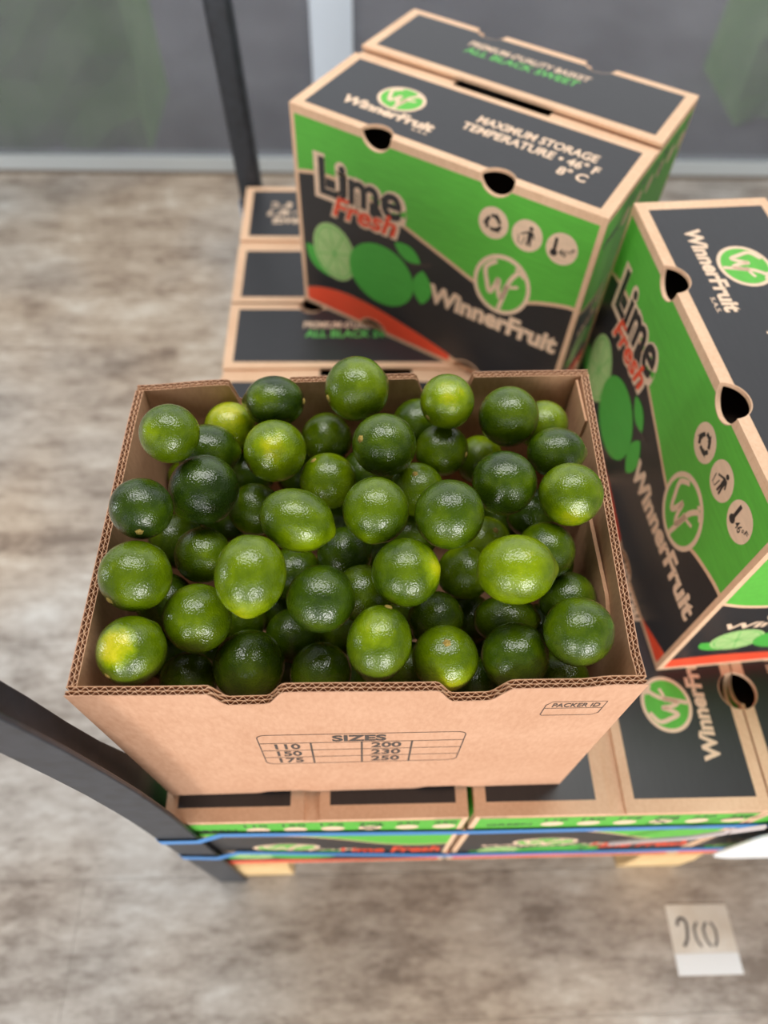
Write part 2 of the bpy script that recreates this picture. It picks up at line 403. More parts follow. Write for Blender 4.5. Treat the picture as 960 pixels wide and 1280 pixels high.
def long_face(panel, O, X, Y, full=True):
    x0, x1, y0, y1 = 0.0065, L-0.0065, 0.0065, H-0.011
    BP, B = curve_y([(0, 0.216), (0.045, 0.226), (0.10, 0.222), (0.164, 0.200), (0.232, 0.176), (0.283, 0.158), (0.33, 0.150), (0.365, 0.165), (0.40, 0.176), (0.42, 0.178)])
    RP, Rr = curve_y([(0, 0.024), (0.03, 0.038), (0.074, 0.047), (0.12, 0.046), (0.173, 0.038), (0.22, 0.028), (0.269, 0.014), (0.30, 0.002), (0.33, -0.001), (0.36, 0.008), (0.39, 0.022), (0.42, 0.036)])
    xs = [x0+(x1-x0)*i/60 for i in range(61)]
    cl = lambda v: min(max(v, y0), y1)
    top = [(a, H) for a in HX]; bot = [(a, 0.0) for a in HX]
    nl = [circle(a, H, 0.0220, 0.0225, 36) for a in HX]+[circle(a, 0, 0.0245, 0.0205, 36) for a in HX]
    ok = lambda p: not notch(p, top, 0.0220, 0.0225) and not notch(p, bot, 0.0245, 0.0205)
    gl = [(x, cl(B(x)+0.0028)) for x in xs]+[(x1, y1), (x0, y1)]
    put('green_print', panel, region([gl]+nl, lambda p: inside(p, gl) and ok(p)), O, X, Y, PH, M['green'])
    bl = [(x, cl(Rr(x))) for x in xs]+[(x, cl(B(x)-0.0028)) for x in reversed(xs)]
    put('black_print', panel, region([bl]+nl, lambda p: inside(p, bl) and ok(p)), O, X, Y, PH, M['black'])
    rl1 = [(x, cl(Rr(x)-0.0003)) for x in xs if Rr(x) > y0+0.0005 and x < 0.262]
    rl2 = [(x, cl(Rr(x)-0.0003)) for x in xs if Rr(x) > y0+0.0005 and x > 0.325]
    for q in (rl1, rl2):
        lp = [(q[0][0], y0)]+q+[(q[-1][0], y0)]
        put('red_swoosh', panel, region([lp]+nl, lambda p: inside(p, lp) and ok(p)), O, X, Y, PH, M['red'])
    if not full: return
    # brand name, logo
    wf_logo(panel, 0.316, 0.170, 0.0395, 0.044, O, X, Y, PH*2)
    put('brand_lettering', panel, fit_text('WinnerFruit', 0.216, 0.406, 0.100, 0.028, 0.048, 0.06), O, X, Y, PH*2.4, M['kink'])
    # product name
    sl = 0.06
    wd = fit_text('Lime', 0.040, 0.166, 0.200, 0.050, 0.024, 0.0, 0.02)
    wo = fit_text('Lime', 0.032, 0.174, 0.197, 0.053, 0.080, 0.0, 0.02)
    lm = put('product_lettering', panel, wd, O, X, Y, PH*4, M['black']); put('lettering_outline', lm, wo, O, X, Y, PH*2, M['kink'])
    fr = put('fresh_lettering', panel, fit_text('Fresh', 0.060, 0.160, 0.174, 0.028, 0.025, 0.25, 0.03), O, X, Y, PH*5, M['red'])
    put('lettering_outline', fr, fit_text('Fresh', 0.056, 0.165, 0.172, 0.031, 0.060, 0.25, 0.03), O, X, Y, PH*3, M['kink'])
    lime_picture(panel, O, X, Y, PH*2.5, 0.138, 0.107, 1.0)
    # three round marks: recycle, bin, thermometer
    for i, cx in enumerate((0.291, 0.335, 0.379)):
        cy = 0.250; ic = put('round_mark', panel, fill([circle(cx, cy, 0.0195, 0.0205, 30)]), O, X, Y, PH*2, M['kink'])
        if i == 0:
            parts = []
            for a in (0, 2*pi/3, 4*pi/3):
                ro = lambda x, y: (cx+x*cos(a)-y*sin(a), cy+x*sin(a)+y*cos(a))
                parts += [stroke([ro(-0.0098, -0.0010), ro(-0.0056, 0.0066)], 0.0044), stroke([ro(-0.0040, 0.0092), ro(0.0030, 0.0092)], 0.0044), ([ro(0.0022, 0.0140), ro(0.0022, 0.0046), ro(0.0078, 0.0072)], [(0, 1, 2)])]
            rg = union(*parts)
        elif i == 1:
            rg = union(fill([circle(cx+0.0035, cy+0.0105, 0.0027, 0.0027, 14)]), stroke([(cx+0.0035, cy+0.007), (cx+0.0035, cy-0.002)], 0.0056), stroke([(cx+0.0025, cy-0.002), (cx+0.0015, cy-0.012)], 0.0026), stroke([(cx+0.0048, cy-0.002), (cx+0.0058, cy-0.012)], 0.0026),
                       stroke([(cx+0.002, cy+0.006), (cx-0.005, cy+0.002)], 0.0022), stroke([(cx+0.006, cy+0.006), (cx+0.009, cy-0.001)], 0.0022), stroke([(cx-0.0105, cy-0.002), (cx-0.0090, cy-0.012), (cx-0.0040, cy-0.012), (cx-0.0025, cy-0.002)], 0.0012), fill([rect(cx-0.0076, cy+0.000, cx-0.0052, cy+0.0024)]))
        else:
            rg = union(stroke([(cx-0.0085, cy+0.012), (cx-0.0085, cy-0.004)], 0.0040), fill([circle(cx-0.0085, cy-0.0075, 0.0046, 0.0046, 18)]), fit_text('46\u00b0', cx-0.0025, cx+0.0105, cy-0.0085, 0.0090, 0.01), fit_text('F', cx+0.0115, cx+0.0160, cy-0.001, 0.0058, 0.01))
        put('pictogram', ic, rg, O, X, Y, PH*3, M['black'])
def short_face(panel, O, X, Y, left):
    x0, x1, y0, y1 = 0.006, W-0.006, 0.0065, H-0.011
    _, B = curve_y([(0, 0.172), (0.03, 0.160), (0.07, 0.155), (0.13, 0.160), (0.18, 0.150), (0.23, 0.122), (0.27, 0.112), (0.305, 0.122)])
    if left: _, B = curve_y([(0, 0.222), (0.06, 0.218), (0.12, 0.212), (0.17, 0.188), (0.22, 0.150), (0.26, 0.134), (0.305, 0.140)])
    _, Rr = curve_y([(0, 0.030), (0.05, 0.033), (0.10, 0.031), (0.17, 0.022), (0.24, 0.018), (0.305, 0.026)])
    xs = [x0+(x1-x0)*i/44 for i in range(45)]
    put('green_print', panel, fill([[(x, B(x)+0.0028) for x in xs]+[(x1, y1), (x0, y1)]]), O, X, Y, PH, M['green'])
    put('black_print', panel, fill([[(x, Rr(x)) for x in xs]+[(x, B(x)-0.0028) for x in reversed(xs)]]), O, X, Y, PH, M['black'])
    put('red_swoosh', panel, fill([[(x, Rr(x)-0.0003) for x in xs]+[(x1, y0), (x0, y0)]]), O, X, Y, PH, M['red'])
    wf_logo(panel, 0.107, 0.136, 0.040, 0.026, O, X, Y, PH*2)
    put('brand_lettering', panel, fit_text('WinnerFruit', 0.030, 0.192, 0.106, 0.014, 0.03, 0.06), O, X, Y, PH*2.4, M['kink'])
    lime_picture(panel, O, X, Y, PH*2.5, 0.124, 0.072, 0.80, 0.72)
    put('fresh_lettering', panel, fit_text('Lime Fresh', 0.170, 0.294, 0.084, 0.038, 0.03, 0.12), O, X, Y, PH*3, M['red'])
    put('count_lettering', panel, fit_text('GREEN', 0.018, 0.066, 0.252, 0.012, 0.015), O, X, Y, PH*2, M['black'])
    for i, nm in enumerate(('110', '150', '175', '200', '230', '250')):
        cx = 0.088+i*0.0392
        put('count_mark', panel, fill([circle(cx, 0.258, 0.0125, 0.0115, 20)]), O, X, Y, PH*2, M['kink'])
        put('count_lettering', panel, fit_text(nm, cx-0.012, cx+0.012, 0.275, 0.011, 0.015), O, X, Y, PH*2, M['black'])
    cx = 0.088+3*0.0392
    put('pen_mark', panel, union(stroke([(cx-0.012, 0.246), (cx+0.014, 0.274)], 0.003), stroke([(cx-0.010, 0.270), (cx+0.010, 0.246)], 0.003)), O, X, Y, PH*3, M['black'])
def flap_prints(fl1, fl2, txt2=True):
    O, X, Y = (-L/2, -W/2, H), (1, 0, 0), (0, 1, 0)
    n1 = [circle(a, 0, 0.0215, 0.0205, 36) for a in HX]; n2 = [circle(a, W, 0.0215, 0.0205, 36) for a in HX]
    r1 = rect(0.014, 0.012, L-0.014, 0.140)
    put('black_print', fl1, region([r1]+n1, lambda p: inside(p, r1) and not notch(p, [(a, 0) for a in HX], 0.0215, 0.0205)), O, X, Y, PH, M['black'])
    wf_logo(fl1, 0.112, 0.083, 0.0315, 0.028, O, X, Y, PH*2)
    put('brand_lettering', fl1, fit_text('WinnerFruit', 0.050, 0.178, 0.039, 0.0165, 0.045, 0.06), O, X, Y, PH*2.4, M['kink'])
    put('small_lettering', fl1, fit_text('S.A.S.', 0.156, 0.178, 0.030, 0.0048, 0.01), O, X, Y, PH*2, M['kink'])
    put('storage_lettering', fl1, fit_text('MAXIMUM STORAGE', 0.212, 0.368, 0.090, 0.0150, 0.03), O, X, Y, PH*2, M['kink'])
    put('storage_lettering', fl1, fit_text('TEMPERATURE \u2022 46\u00b0 F', 0.202, 0.378, 0.068, 0.0150, 0.03), O, X, Y, PH*2, M['kink'])
    put('storage_lettering', fl1, fit_text('8\u00b0 C', 0.336, 0.372, 0.046, 0.0150, 0.03), O, X, Y, PH*2, M['kink'])
    r2 = rect(0.014, 0.180, L-0.014, 0.293)
    put('black_print', fl2, region([r2]+n2, lambda p: inside(p, r2) and not notch(p, [(a, W) for a in HX], 0.0215, 0.0205)), O, X, Y, PH, M['black'])
    if txt2:
        put('slogan_lettering', fl2, fit_text('PREMIUM-QUALITY BASKET', 0.115, 0.290, 0.252, 0.0135, 0.02, 0.1), O, X, Y, PH*2, M['kink'])
        put('slogan_lettering', fl2, fit_text('ALL BLACK SWEET', 0.118, 0.282, 0.232, 0.0150, 0.02, 0.1), O, X, Y, PH*2, M['greent'])
def make_carton(name, label, group, txt2=True, lift=0.0):
    c = thing(name, label, 'carton', group=group)
    hw = H-T
    lw = rect(0, 0, L, hw)
    nl = [circle(a, H, 0.021, 0.0215, 36) for a in HX]+[circle(a, 0, 0.022, 0.018, 36) for a in HX]
    okl = lambda p: inside(p, lw) and not notch(p, [(a, H) for a in HX], 0.021, 0.0215) and not notch(p, [(a, 0) for a in HX], 0.022, 0.018)
    lr = region([lw]+nl, okl)
    O, X, Y = (-L/2, -W/2, 0), (1, 0, 0), (0, 0, 1)
    f = board('front_panel', c, lr, O, X, Y, T, M['kraft']); long_face(f, O, X, Y)
    O2, X2 = (L/2, W/2, 0), (-1, 0, 0)
    b = board('rear_panel', c, lr, O2, X2, Y, T, M['kraft']); long_face(b, O2, X2, Y, False)
    sr = fill([rect(T, 0, W-T, hw-T)])
    for O3, X3, lf in (((L/2, -W/2, 0), (0, 1, 0), False), ((-L/2, W/2, 0), (0, -1, 0), True)):
        s = board('end_panel', c, sr, O3, X3, Y, T, M['kraft']); short_face(s, O3, X3, Y, lf)
    obj('base_panel', MB().box(-L/2+T, L/2-T, -W/2+T, W/2-T, 0.0005, T).me('base_panel'), c, M['kraft_inside'])
    obj('hole_shade_block', MB().box(-L/2+T+0.001, L/2-T-0.001, -W/2+T+0.001, W/2-T-0.001, T+0.0008, 0.268).me('hole_shade_block'), c, M['hole_shade_block'])  # added dark block, no carton part: its colour makes the holes look unlit
    for s in (-1, 1):
        obj('inner_flap', MB().box(min(s*(L/2-0.0005), s*0.068), max(s*(L/2-0.0005), s*0.068), -W/2+0.034, W/2-0.034, hw-T, hw-0.0003).me('inner_flap'), c, M['kraft'])
    O, Xt, Yt = (-L/2, -W/2, H), (1, 0, 0), (0, 1, 0)
    r1 = rect(0, 0, L, 0.1505)
    f1 = board('top_flap', c, region([r1]+nl[:0]+[circle(a, 0, 0.021, 0.0195, 36) for a in HX], lambda p: inside(p, r1) and not notch(p, [(a, 0) for a in HX], 0.021, 0.0195)), O, Xt, Yt, T-0.0002, M['kraft'])
    r2 = [(0, W), (0, 0.1665), (0.14, 0.1685), (0.28, 0.1685), (L, 0.1665), (L, W)]
    f2 = board('top_flap', c, region([r2]+[circle(a, W, 0.021, 0.0195, 36) for a in HX], lambda p: inside(p, r2) and not notch(p, [(a, W) for a in HX], 0.021, 0.0195)), O, Xt, Yt, T-0.0002, M['kraft'])
    flap_prints(f1, f2, txt2)
    if lift:
        f2.location = (0, -sin(lift)*H*0-0.0, 0)
        # flap hinged on the rear edge, standing slightly proud at the seam
        hy, hz = W/2, H
        f2.matrix_local = Matrix.Translation((0, hy, hz)) @ Matrix.Rotation(-lift, 4, 'X') @ Matrix.Translation((0, -hy, -hz))
    return c

AYAW, BYAW = -0.577, 0.0779
def at_corner(ox, oy, yaw, a, b): return (ox+cos(yaw)*a-sin(yaw)*b, oy+sin(yaw)*a+cos(yaw)*b)
carton = make_carton('lime_carton', 'closed green and black printed lime carton standing turned, behind the open carton', 'printed lime cartons', lift=0.022)
ax, ay = at_corner(-0.084, 0.740, AYAW, L/2, W/2)
carton.location = (ax, ay, 0.0004); carton.rotation_euler = (0, 0, AYAW)
def place(label, x, y, rz, z=-H-0.0003):
    c = copy_tree(carton); c['label'] = label; c.location = (x, y, z); c.rotation_euler = (0, 0, rz)
    for ch in c.children:
        if ch.name.startswith('top_flap'): ch.matrix_local = Matrix.Identity(4)
    return c
bx, by = at_corner(0.334, 0.121, BYAW, W/2, L/2)
place('closed lime carton at the right edge, standing beside the open carton of limes', bx, by, BYAW-pi/2, 0.0004)
place('lower carton directly beneath the open carton of limes, black post at its corner', -0.0450, -0.030+L/2, pi/2)
place('lower carton in the middle of the front row, green round logo on its top', 0.2670, -0.030+L/2, pi/2)
place('lower carton at the right end of the front row, white tag across its front', 0.5745, -0.030+L/2, pi/2)
place('lower carton at left just behind the open carton, slogan lettering on its rear flap', 0.010, 0.576, 0)
place('rearmost lower carton at left, beside the foot of the rear black post', 0.010, 0.886, pi)
place('lower carton under the turned closed carton, mostly covered', 0.435, 0.576, 0)

# ------------------------------------------------------------------ pallet, posts, straps
PZ0, PZ1 = FZ+0.0005, -H-0.0008
pal = thing('wooden_pallet', 'pale wooden pallet on the floor under the strapped lower cartons', 'pallet', (0.4, 0.4945, FZ))
for i in range(9):
    y0 = -0.020+i*0.1195
    m = MB().box(-0.60, 0.62, y0-0.5, y0+0.095-0.5, PZ1-0.020-FZ, PZ1-FZ); bevel(obj('deck_board', m.me('deck_board'), pal, M['pine']), 0.0015, 1)
for yc in (0.02, 0.50, 0.98):
    for xc in (-0.148, 0.434, 0.97):
        m = MB().box(xc-0.045-0.4, xc+0.045-0.4, yc-0.046-0.5, yc+0.046-0.5, 0.0195, PZ1-0.040-FZ); bevel(obj('block', m.me('block'), pal, M['pine']), 0.0015, 1)
for xc in (-0.148, 0.434, 0.97):
    m = MB().box(xc-0.045-0.4, xc+0.045-0.4, -0.024-0.5, 1.03-0.5, 0.0, 0.0195); bevel(obj('runner', m.me('runner'), pal, M['pine']), 0.0015, 1)
    m = MB().box(xc-0.045-0.4, xc+0.045-0.4, -0.024-0.5, 1.03-0.5, PZ1-0.040-FZ, PZ1-0.020-FZ); obj('cross_board', m.me('cross_board'), pal, M['pine'])

def st(x, a, b):
    t = min(1, max(0, (x-a)/(b-a))); return t*t*(3-2*t)
def sections(prof, path):
    """sweep a closed profile (x, y) up a path of (x, y, z)"""
    return MB().sweep([[(p[0]+a, p[1]+(b if b < 0.05 else b-0.014*st(p[2], 0.03, 0.22)), p[2]) for a, b in prof] for p in path])
fp = smooth_pts([(-0.214, -0.0375), (-0.214, -0.0375)], 1)
path = [(-0.214, -0.0375, FZ+0.0005), (-0.214, -0.0375, -0.2), (-0.214, -0.0375, 0.02), (-0.2142, -0.0375, 0.06), (-0.2155, -0.0375, 0.10), (-0.219, -0.0375, 0.17), (-0.2245, -0.0375, 0.23), (-0.2315, -0.0375, 0.29), (-0.241, -0.0375, 0.35), (-0.253, -0.0375, 0.41), (-0.268, -0.0375, 0.47), (-0.285, -0.0375, 0.53), (-0.304, -0.0375, 0.59)]
ang = [(0, 0), (0.041, 0), (0.041, 0.0045), (0.0045, 0.0045), (0.0045, 0.054), (0, 0.054)]
post = thing('corner_post', 'black steel angle post curving up at the near left corner of the open carton', 'post', (-0.2, -0.03, FZ), group='black steel posts at the left of the pallet')
def loc(o, p):
    o.parent = p; o.matrix_parent_inverse = Matrix.Translation(-Vector(p.location)); return o
pm = loc(bevel_o := obj('angle_bar', sections(ang, path).me('angle_bar'), None, M['steel']), post); bevel(pm, 0.0012, 2)
post2 = thing('corner_post', 'dark straight steel post rising behind the rearmost lower carton at upper left', 'post', (-0.2, 1.065, FZ), group='black steel posts at the left of the pallet')
sq = [(-0.021, -0.019), (0.021, -0.019), (0.021, 0.019), (-0.021, 0.019)]
rp = obj('tube', sections(sq, [(-0.197, 1.066, FZ+0.0005), (-0.197, 1.066, -0.03), (-0.208, 1.066, 0.30), (-0.219, 1.066, 0.62)]).me('tube'), None, M['steel']); loc(rp, post2); bevel(rp, 0.010, 4)

def strap(label, zf, hgt):
    t = 0.0007
    pts = [(0.729, -0.0315), (0.42, -0.0318), (0.105, -0.0322), (-0.150, -0.0325), (-0.173, -0.0392), (-0.212, -0.0392), (-0.2160, -0.035), (-0.2162, 0.012), (-0.2060, 0.10), (-0.2030, 0.60), (-0.2060, 0.99), (-0.2210, 1.060), (-0.2205, 1.087), (-0.16, 1.0872), (0.0, 1.0545), (0.2, 1.0425), (0.655, 1.0425), (0.659, 1.039), (0.659, 0.42), (0.7305, 0.398), (0.7305, 0.36), (0.7305, -0.03)]
    n = len(pts); rings = []
    for i, (x, y) in enumerate(pts):
        a = Vector(pts[i-1]); b = Vector(pts[(i+1) % n]); d = (b-a).normalized(); nx, ny = -d.y, d.x
        # loop runs clockwise seen from above, so its outside is on the left-hand side
        ox, oy = nx*t, ny*t
        z = zf(x) if y < 0.0 else zf(-0.2)
        rings.append([(x, y, z-hgt/2), (x, y, z+hgt/2), (x+ox, y+oy, z+hgt/2), (x+ox, y+oy, z-hgt/2)])
    o = obj('load_strap', MB().sweep(rings, closed=True).me('load_strap'), None, M['strap'])
    tag(o, label, 'strap', 'blue straps round the lower cartons'); return o
s1 = strap('upper blue plastic strap stretched across the green top bands of the front cartons', lambda x: -0.076+0.022*st(-x, 0.10, 0.17), 0.019)
s2 = strap('lower blue plastic strap across the fronts near the bottom of the front cartons', lambda x: -0.250+0.085*math.exp(-((min(x, 0.2)+0.23)/0.15)**2), 0.020)
tl = [(0.300, -0.0345, -0.165), (0.33, -0.0385, -0.12), (0.36, -0.043, -0.075), (0.385, -0.044, -0.036), (0.42, -0.041, -0.030)]
rings = []
for p in [tuple(v) for v in [Vector(a)+(Vector(b)-Vector(a))*k/4 for a, b in zip(tl, tl[1:]) for k in range(4)]]+[tl[-1]]:
    rings.append([(p[0]+0.004*cos(a), p[1]+0.0022*sin(a), p[2]+0.004*sin(a+0.6)) for a in [i*pi/3 for i in range(6)]])
tg = thing('hanging_tag', 'white rounded plastic tag tied to the straps on the right front carton', 'tag', (0.5, -0.04, -0.24))
loc(obj('tie_cord', MB().sweep(rings).me('tie_cord'), None, M['cord']), tg)
tx0, tx1, tz0, tz1, rr = 0.436, 0.60, -0.238, -0.030, 0.05
out = [(tx1-rr+rr*cos(a), tz1-rr+rr*sin(a)) for a in [i*pi/16 for i in range(9)]]+[(tx0+rr+rr*cos(a), tz1-rr+rr*sin(a)) for a in [pi/2+i*pi/16 for i in range(9)]]+[(tx0+rr+rr*cos(a), tz0+rr+rr*sin(a)) for a in [pi+i*pi/16 for i in range(9)]]+[(tx1-rr+rr*cos(a), tz0+rr+rr*sin(a)) for a in [1.5*pi+i*pi/16 for i in range(9)]]
o = board('tag_sheet', None, fill([out]), (0, -0.0455, 0), (1, 0, 0), (0, 0, 1), 0.0025, M['white']); loc(o, tg)

# paper card on the floor
card = thing('paper_card', 'worn white paper card with handwriting lying on the floor at lower right', 'card', (0.498, -0.126, FZ))
q = [(-0.046, 0.044), (0.046, 0.043), (0.048, -0.046), (-0.047, -0.046)]
board('sheet', card, fill([q]), (0, 0, 0.0009), (1, 0, 0), (0, 1, 0), 0.0007, M['paper'])
hand = [stroke(smooth_pts([(-0.034, 0.016), (-0.031, 0.024), (-0.024, 0.025), (-0.020, 0.018), (-0.023, 0.000), (-0.030, -0.010)], 4), 0.0045)]
for i, cx in enumerate((-0.008, 0.006, 0.018)):
    hand.append(stroke(smooth_pts([(cx+0.004, 0.020), (cx-0.002, 0.012), (cx-0.001, -0.002), (cx+0.004, -0.011)] if i < 2 else [(cx-0.002, 0.020), (cx+0.003, 0.010), (cx+0.002, -0.004), (cx-0.003, -0.011)], 4), 0.0035))
put('handwriting', card, union(*hand), (0, 0, 0.0009), (1, 0, 0), (0, 1, 0), 0.0002, M['marker'])
put('white_strip', card, fill([[(-0.0465, -0.019), (0.0472, -0.019), (0.0475, -0.0455), (-0.0468, -0.0455)]]), (0, 0, 0.0009), (1, 0, 0), (0, 1, 0), 0.0002, M['white'])

# ------------------------------------------------------------------ the open kraft carton
OH = 0.2936
TOP = {'fl': (-0.2005, 0.000, OH), 'fr': (0.197, 0.000, OH+0.001), 'br': (0.2105, 0.302, OH), 'bl': (-0.1985, 0.286, OH)}
BOT = {'fl': (-0.192, -0.004, 0.0014), 'fr': (0.204, 0.000, 0.0014), 'br': (0.205, 0.300, 0.0014), 'bl': (-0.195, 0.288, 0.0014)}
oc = thing('open_kraft_carton', 'open plain kraft carton heaped with limes, sizes table on its front', 'carton', (0, 0.15, 0.0))
def lerp(a, b, s): return tuple(x+(y-x)*s for x, y in zip(a, b))
def sheet(name, parent, ta, tb, ba, bb, d0, d1, n, prof, notchb, mat, s0=0.0, s1=1.0, wave=None, zlow=0.0, bow=0.0):
    A, B = Vector(ta), Vector(tb); dr = (B-A); ln = dr.length; nn = Vector((-dr.y, dr.x, 0)).normalized()
    rings = []
    for i in range(n+1):
        s = s0+(s1-s0)*i/n; t = Vector(lerp(ta, tb, s)); b = Vector(lerp(ba, bb, s))
        off = wave(s*ln) if wave else 0.0; bw = nn*(-bow*sin(pi*s))
        drop = prof(s*ln); f = 1-drop/(t.z-b.z); tt = b+(t-b)*f+bw; up = notchb(s*ln); b2 = b+(t-b)*max(up, zlow)/(t.z-b.z)+bw*max(up, zlow)/OH
        rings.append([b2+nn*(d0+off), tt+nn*(d0+off), tt+nn*(d1+off), b2+nn*(d1+off)])
    return obj(name, MB().sweep(rings).me(name), parent, mat)
rnd = random.Random(4)
def wall(name, a, b, prof, notchb, s0, s1, bow=0.0):
    """double-wall corrugated board: three liners with two wavy layers between them"""
    args = (TOP[a], TOP[b], BOT[a], BOT[b])
    w0 = sheet(name, oc, *args, 0.0, 0.0006, 150, prof, notchb, M['kraft_plain'], s0, s1, bow=bow)
    sheet('liner', w0, *args, 0.0033, 0.0038, 150, lambda x: prof(x)+0.0004, notchb, M['kraft_inside'], s0, s1, bow=bow)
    sheet('liner', w0, *args, 0.0064, 0.0070, 150, prof, notchb, M['kraft_inside'], s0, s1, bow=bow)
    ln = (Vector(TOP[a])-Vector(TOP[b])).length; p = 0.0064
    for d, am, ph in ((0.00195, 0.00112, 0.0), (0.0051, 0.00108, 1.3)):
        wv = lambda x, am=am, ph=ph: am*max(-1, min(1, 1.25*sin(2*pi*x/p+ph)))
        sheet('fluting', w0, *args, d-0.00022, d+0.00022, int(ln/p*10), lambda x: prof(x)+0.0003, notchb, M['flute'], s0, s1, wave=wv, zlow=0.22, bow=bow)
    return w0
def front_prof(x):
    x -= 0.2
    return 0.023*st(x, -0.106, -0.094)*(1-st(x, -0.068, -0.052))+0.023*st(x, 0.052, 0.066)*(1-st(x, 0.090, 0.106))-0.006*st(x, 0.150, 0.176)+0.001*sin(x*37)
def front_bot(x):
    x -= 0.2
    return 0.006*st(x, -0.115, -0.10)*(1-st(x, -0.07, -0.055))+0.006*st(x, 0.045, 0.06)*(1-st(x, 0.09, 0.105))
def rear_prof(x):           # x runs from the right corner to the left
    x = 0.2105-x
    return 0.027*st(x, -0.118, -0.110)*(1-st(x, -0.070, -0.062))+0.027*st(x, 0.050, 0.062)*(1-st(x, 0.098, 0.104))+0.003*(1-st(x, -0.19, -0.13))
zero = lambda x: 0.0
fw = wall('front_panel', 'fl', 'fr', front_prof, front_bot, 0.0, 1.0)
wall('rear_panel', 'br', 'bl', rear_prof, zero, 0.0, 1.0, 0.002)
wall('side_panel', 'fr', 'br', lambda x: -0.004*(1-st(x, 0.006, 0.03)), zero, 0.025, 0.975)
wall('side_panel', 'bl', 'fl', lambda x: 0.002*(1-st(x, 0.0, 0.05)), zero, 0.025, 0.975)
obj('base_panel', MB().box(-0.186, 0.196, 0.006, 0.280, 0.0016, 0.0056).me('base_panel'), oc, M['kraft_inside'])
oc.location = (0, 0, 0)
# glue tab at the far right corner and a loose inner flap on the right side
m = MB().sweep([[(0.2005, y, 0.05), (0.2005, y, OH-0.003), (0.1985, y, OH-0.003), (0.1985, y, 0.05)] for y in (0.243, 0.255, 0.270, 0.292)])
obj('glue_tab', m.me('glue_tab'), oc, M['kraft_inside'])
pts = []
iv = MB(); rg = []
for i in range(61):
    y = 0.060+0.100*i/60; zt = OH-0.030+0.008*st(y, 0.06, 0.085)-0.012*(1-st(y, 0.058, 0.066)); wv = 0.0011*sin(2*pi*y/0.0064)
    rg.append([(0.1950, y, 0.14), (0.1935, y, zt), (0.1905, y, zt), (0.1920, y, 0.14)])
tabp = obj('inner_flap', iv.sweep(rg).me('inner_flap'), oc, M['kraft_inside'])
# print on the front
FO = (0.0, -0.0042, 0.0014); FY_ = (Vector((0, 0.0, OH))-Vector((0, -0.004, 0.0014))).normalized()
# the front leans a little: left foot at y = -0.004, right foot at y = 0
FXv = Vector((0.396, 0.004, 0.0)).normalized()
class Fr: pass
def fput(name, reg, h=0.0003, mat='printline'):
    V, F = reg; vs = []
    for x, z in V:
        s = (x+0.2)/0.4; t = Vector(lerp(TOP['fl'], TOP['fr'], s)); b = Vector(lerp(BOT['fl'], BOT['fr'], s)); k = (z-b.z)/(t.z-b.z)
        p = b+(t-b)*k; vs.append((x, p.y-h, z))
    Fn = []
    for f in F:
        a, b, c = (V[i] for i in f[:3]); ar = (b[0]-a[0])*(c[1]-a[1])-(b[1]-a[1])*(c[0]-a[0]); Fn.append(f if ar >= 0 else f[::-1])
    return obj(name, mesh(name, vs, Fn), fw, M[mat])
def rrect(x0, y0, x1, y1, r, n=5):
    o = []
    for cx, cy, a in ((x1-r, y1-r, 0), (x0+r, y1-r, pi/2), (x0+r, y0+r, pi), (x1-r, y0+r, 1.5*pi)):
        o += [(cx+r*cos(a+i*pi/2/n), cy+r*sin(a+i*pi/2/n)) for i in range(n+1)]
    return o
LW = 0.0009
zt, zb = 0.198, 0.112; z1 = zt-0.023; rows = [z1-(z1-zb)*i/3 for i in range(4)]; cols = [-0.084, -0.042, 0.0, 0.0415, 0.084]
tb = [stroke(rrect(cols[0], zb, cols[-1], zt, 0.008), LW, closed=True)]
tb += [stroke([(cols[0], z), (cols[-1], z)], LW) for z in rows[:3]]
tb += [stroke([(x, zb), (x, z1)], 0.0016) for x in cols[1:4]]
fput('sizes_table', union(*tb))
fput('table_lettering', fit_text('SIZES', -0.024, 0.020, zt-0.0195, 0.0150, 0.035))
for i, (a, b) in enumerate((('110', '200'), ('150', '230'), ('175', '250'))):
    fput('table_lettering', fit_text(a, -0.072, -0.051, rows[i+1]+0.0045, 0.0135, 0.025)); fput('table_lettering', fit_text(b, 0.008, 0.033, rows[i+1]+0.0045, 0.0135, 0.025))
pk = [(0.136, 0.236), (0.174, 0.236), (0.178, 0.241), (0.178, 0.267), (0.138, 0.267), (0.1345, 0.260), (0.1345, 0.238)]
fput('packer_box', union(stroke(pk, 0.0007, closed=True), stroke([(0.1345, 0.2525), (0.178, 0.2525)], 0.0007)))
fput('packer_lettering', fit_text('PACKER ID', 0.1395, 0.1745, 0.2550, 0.0085, 0.01))

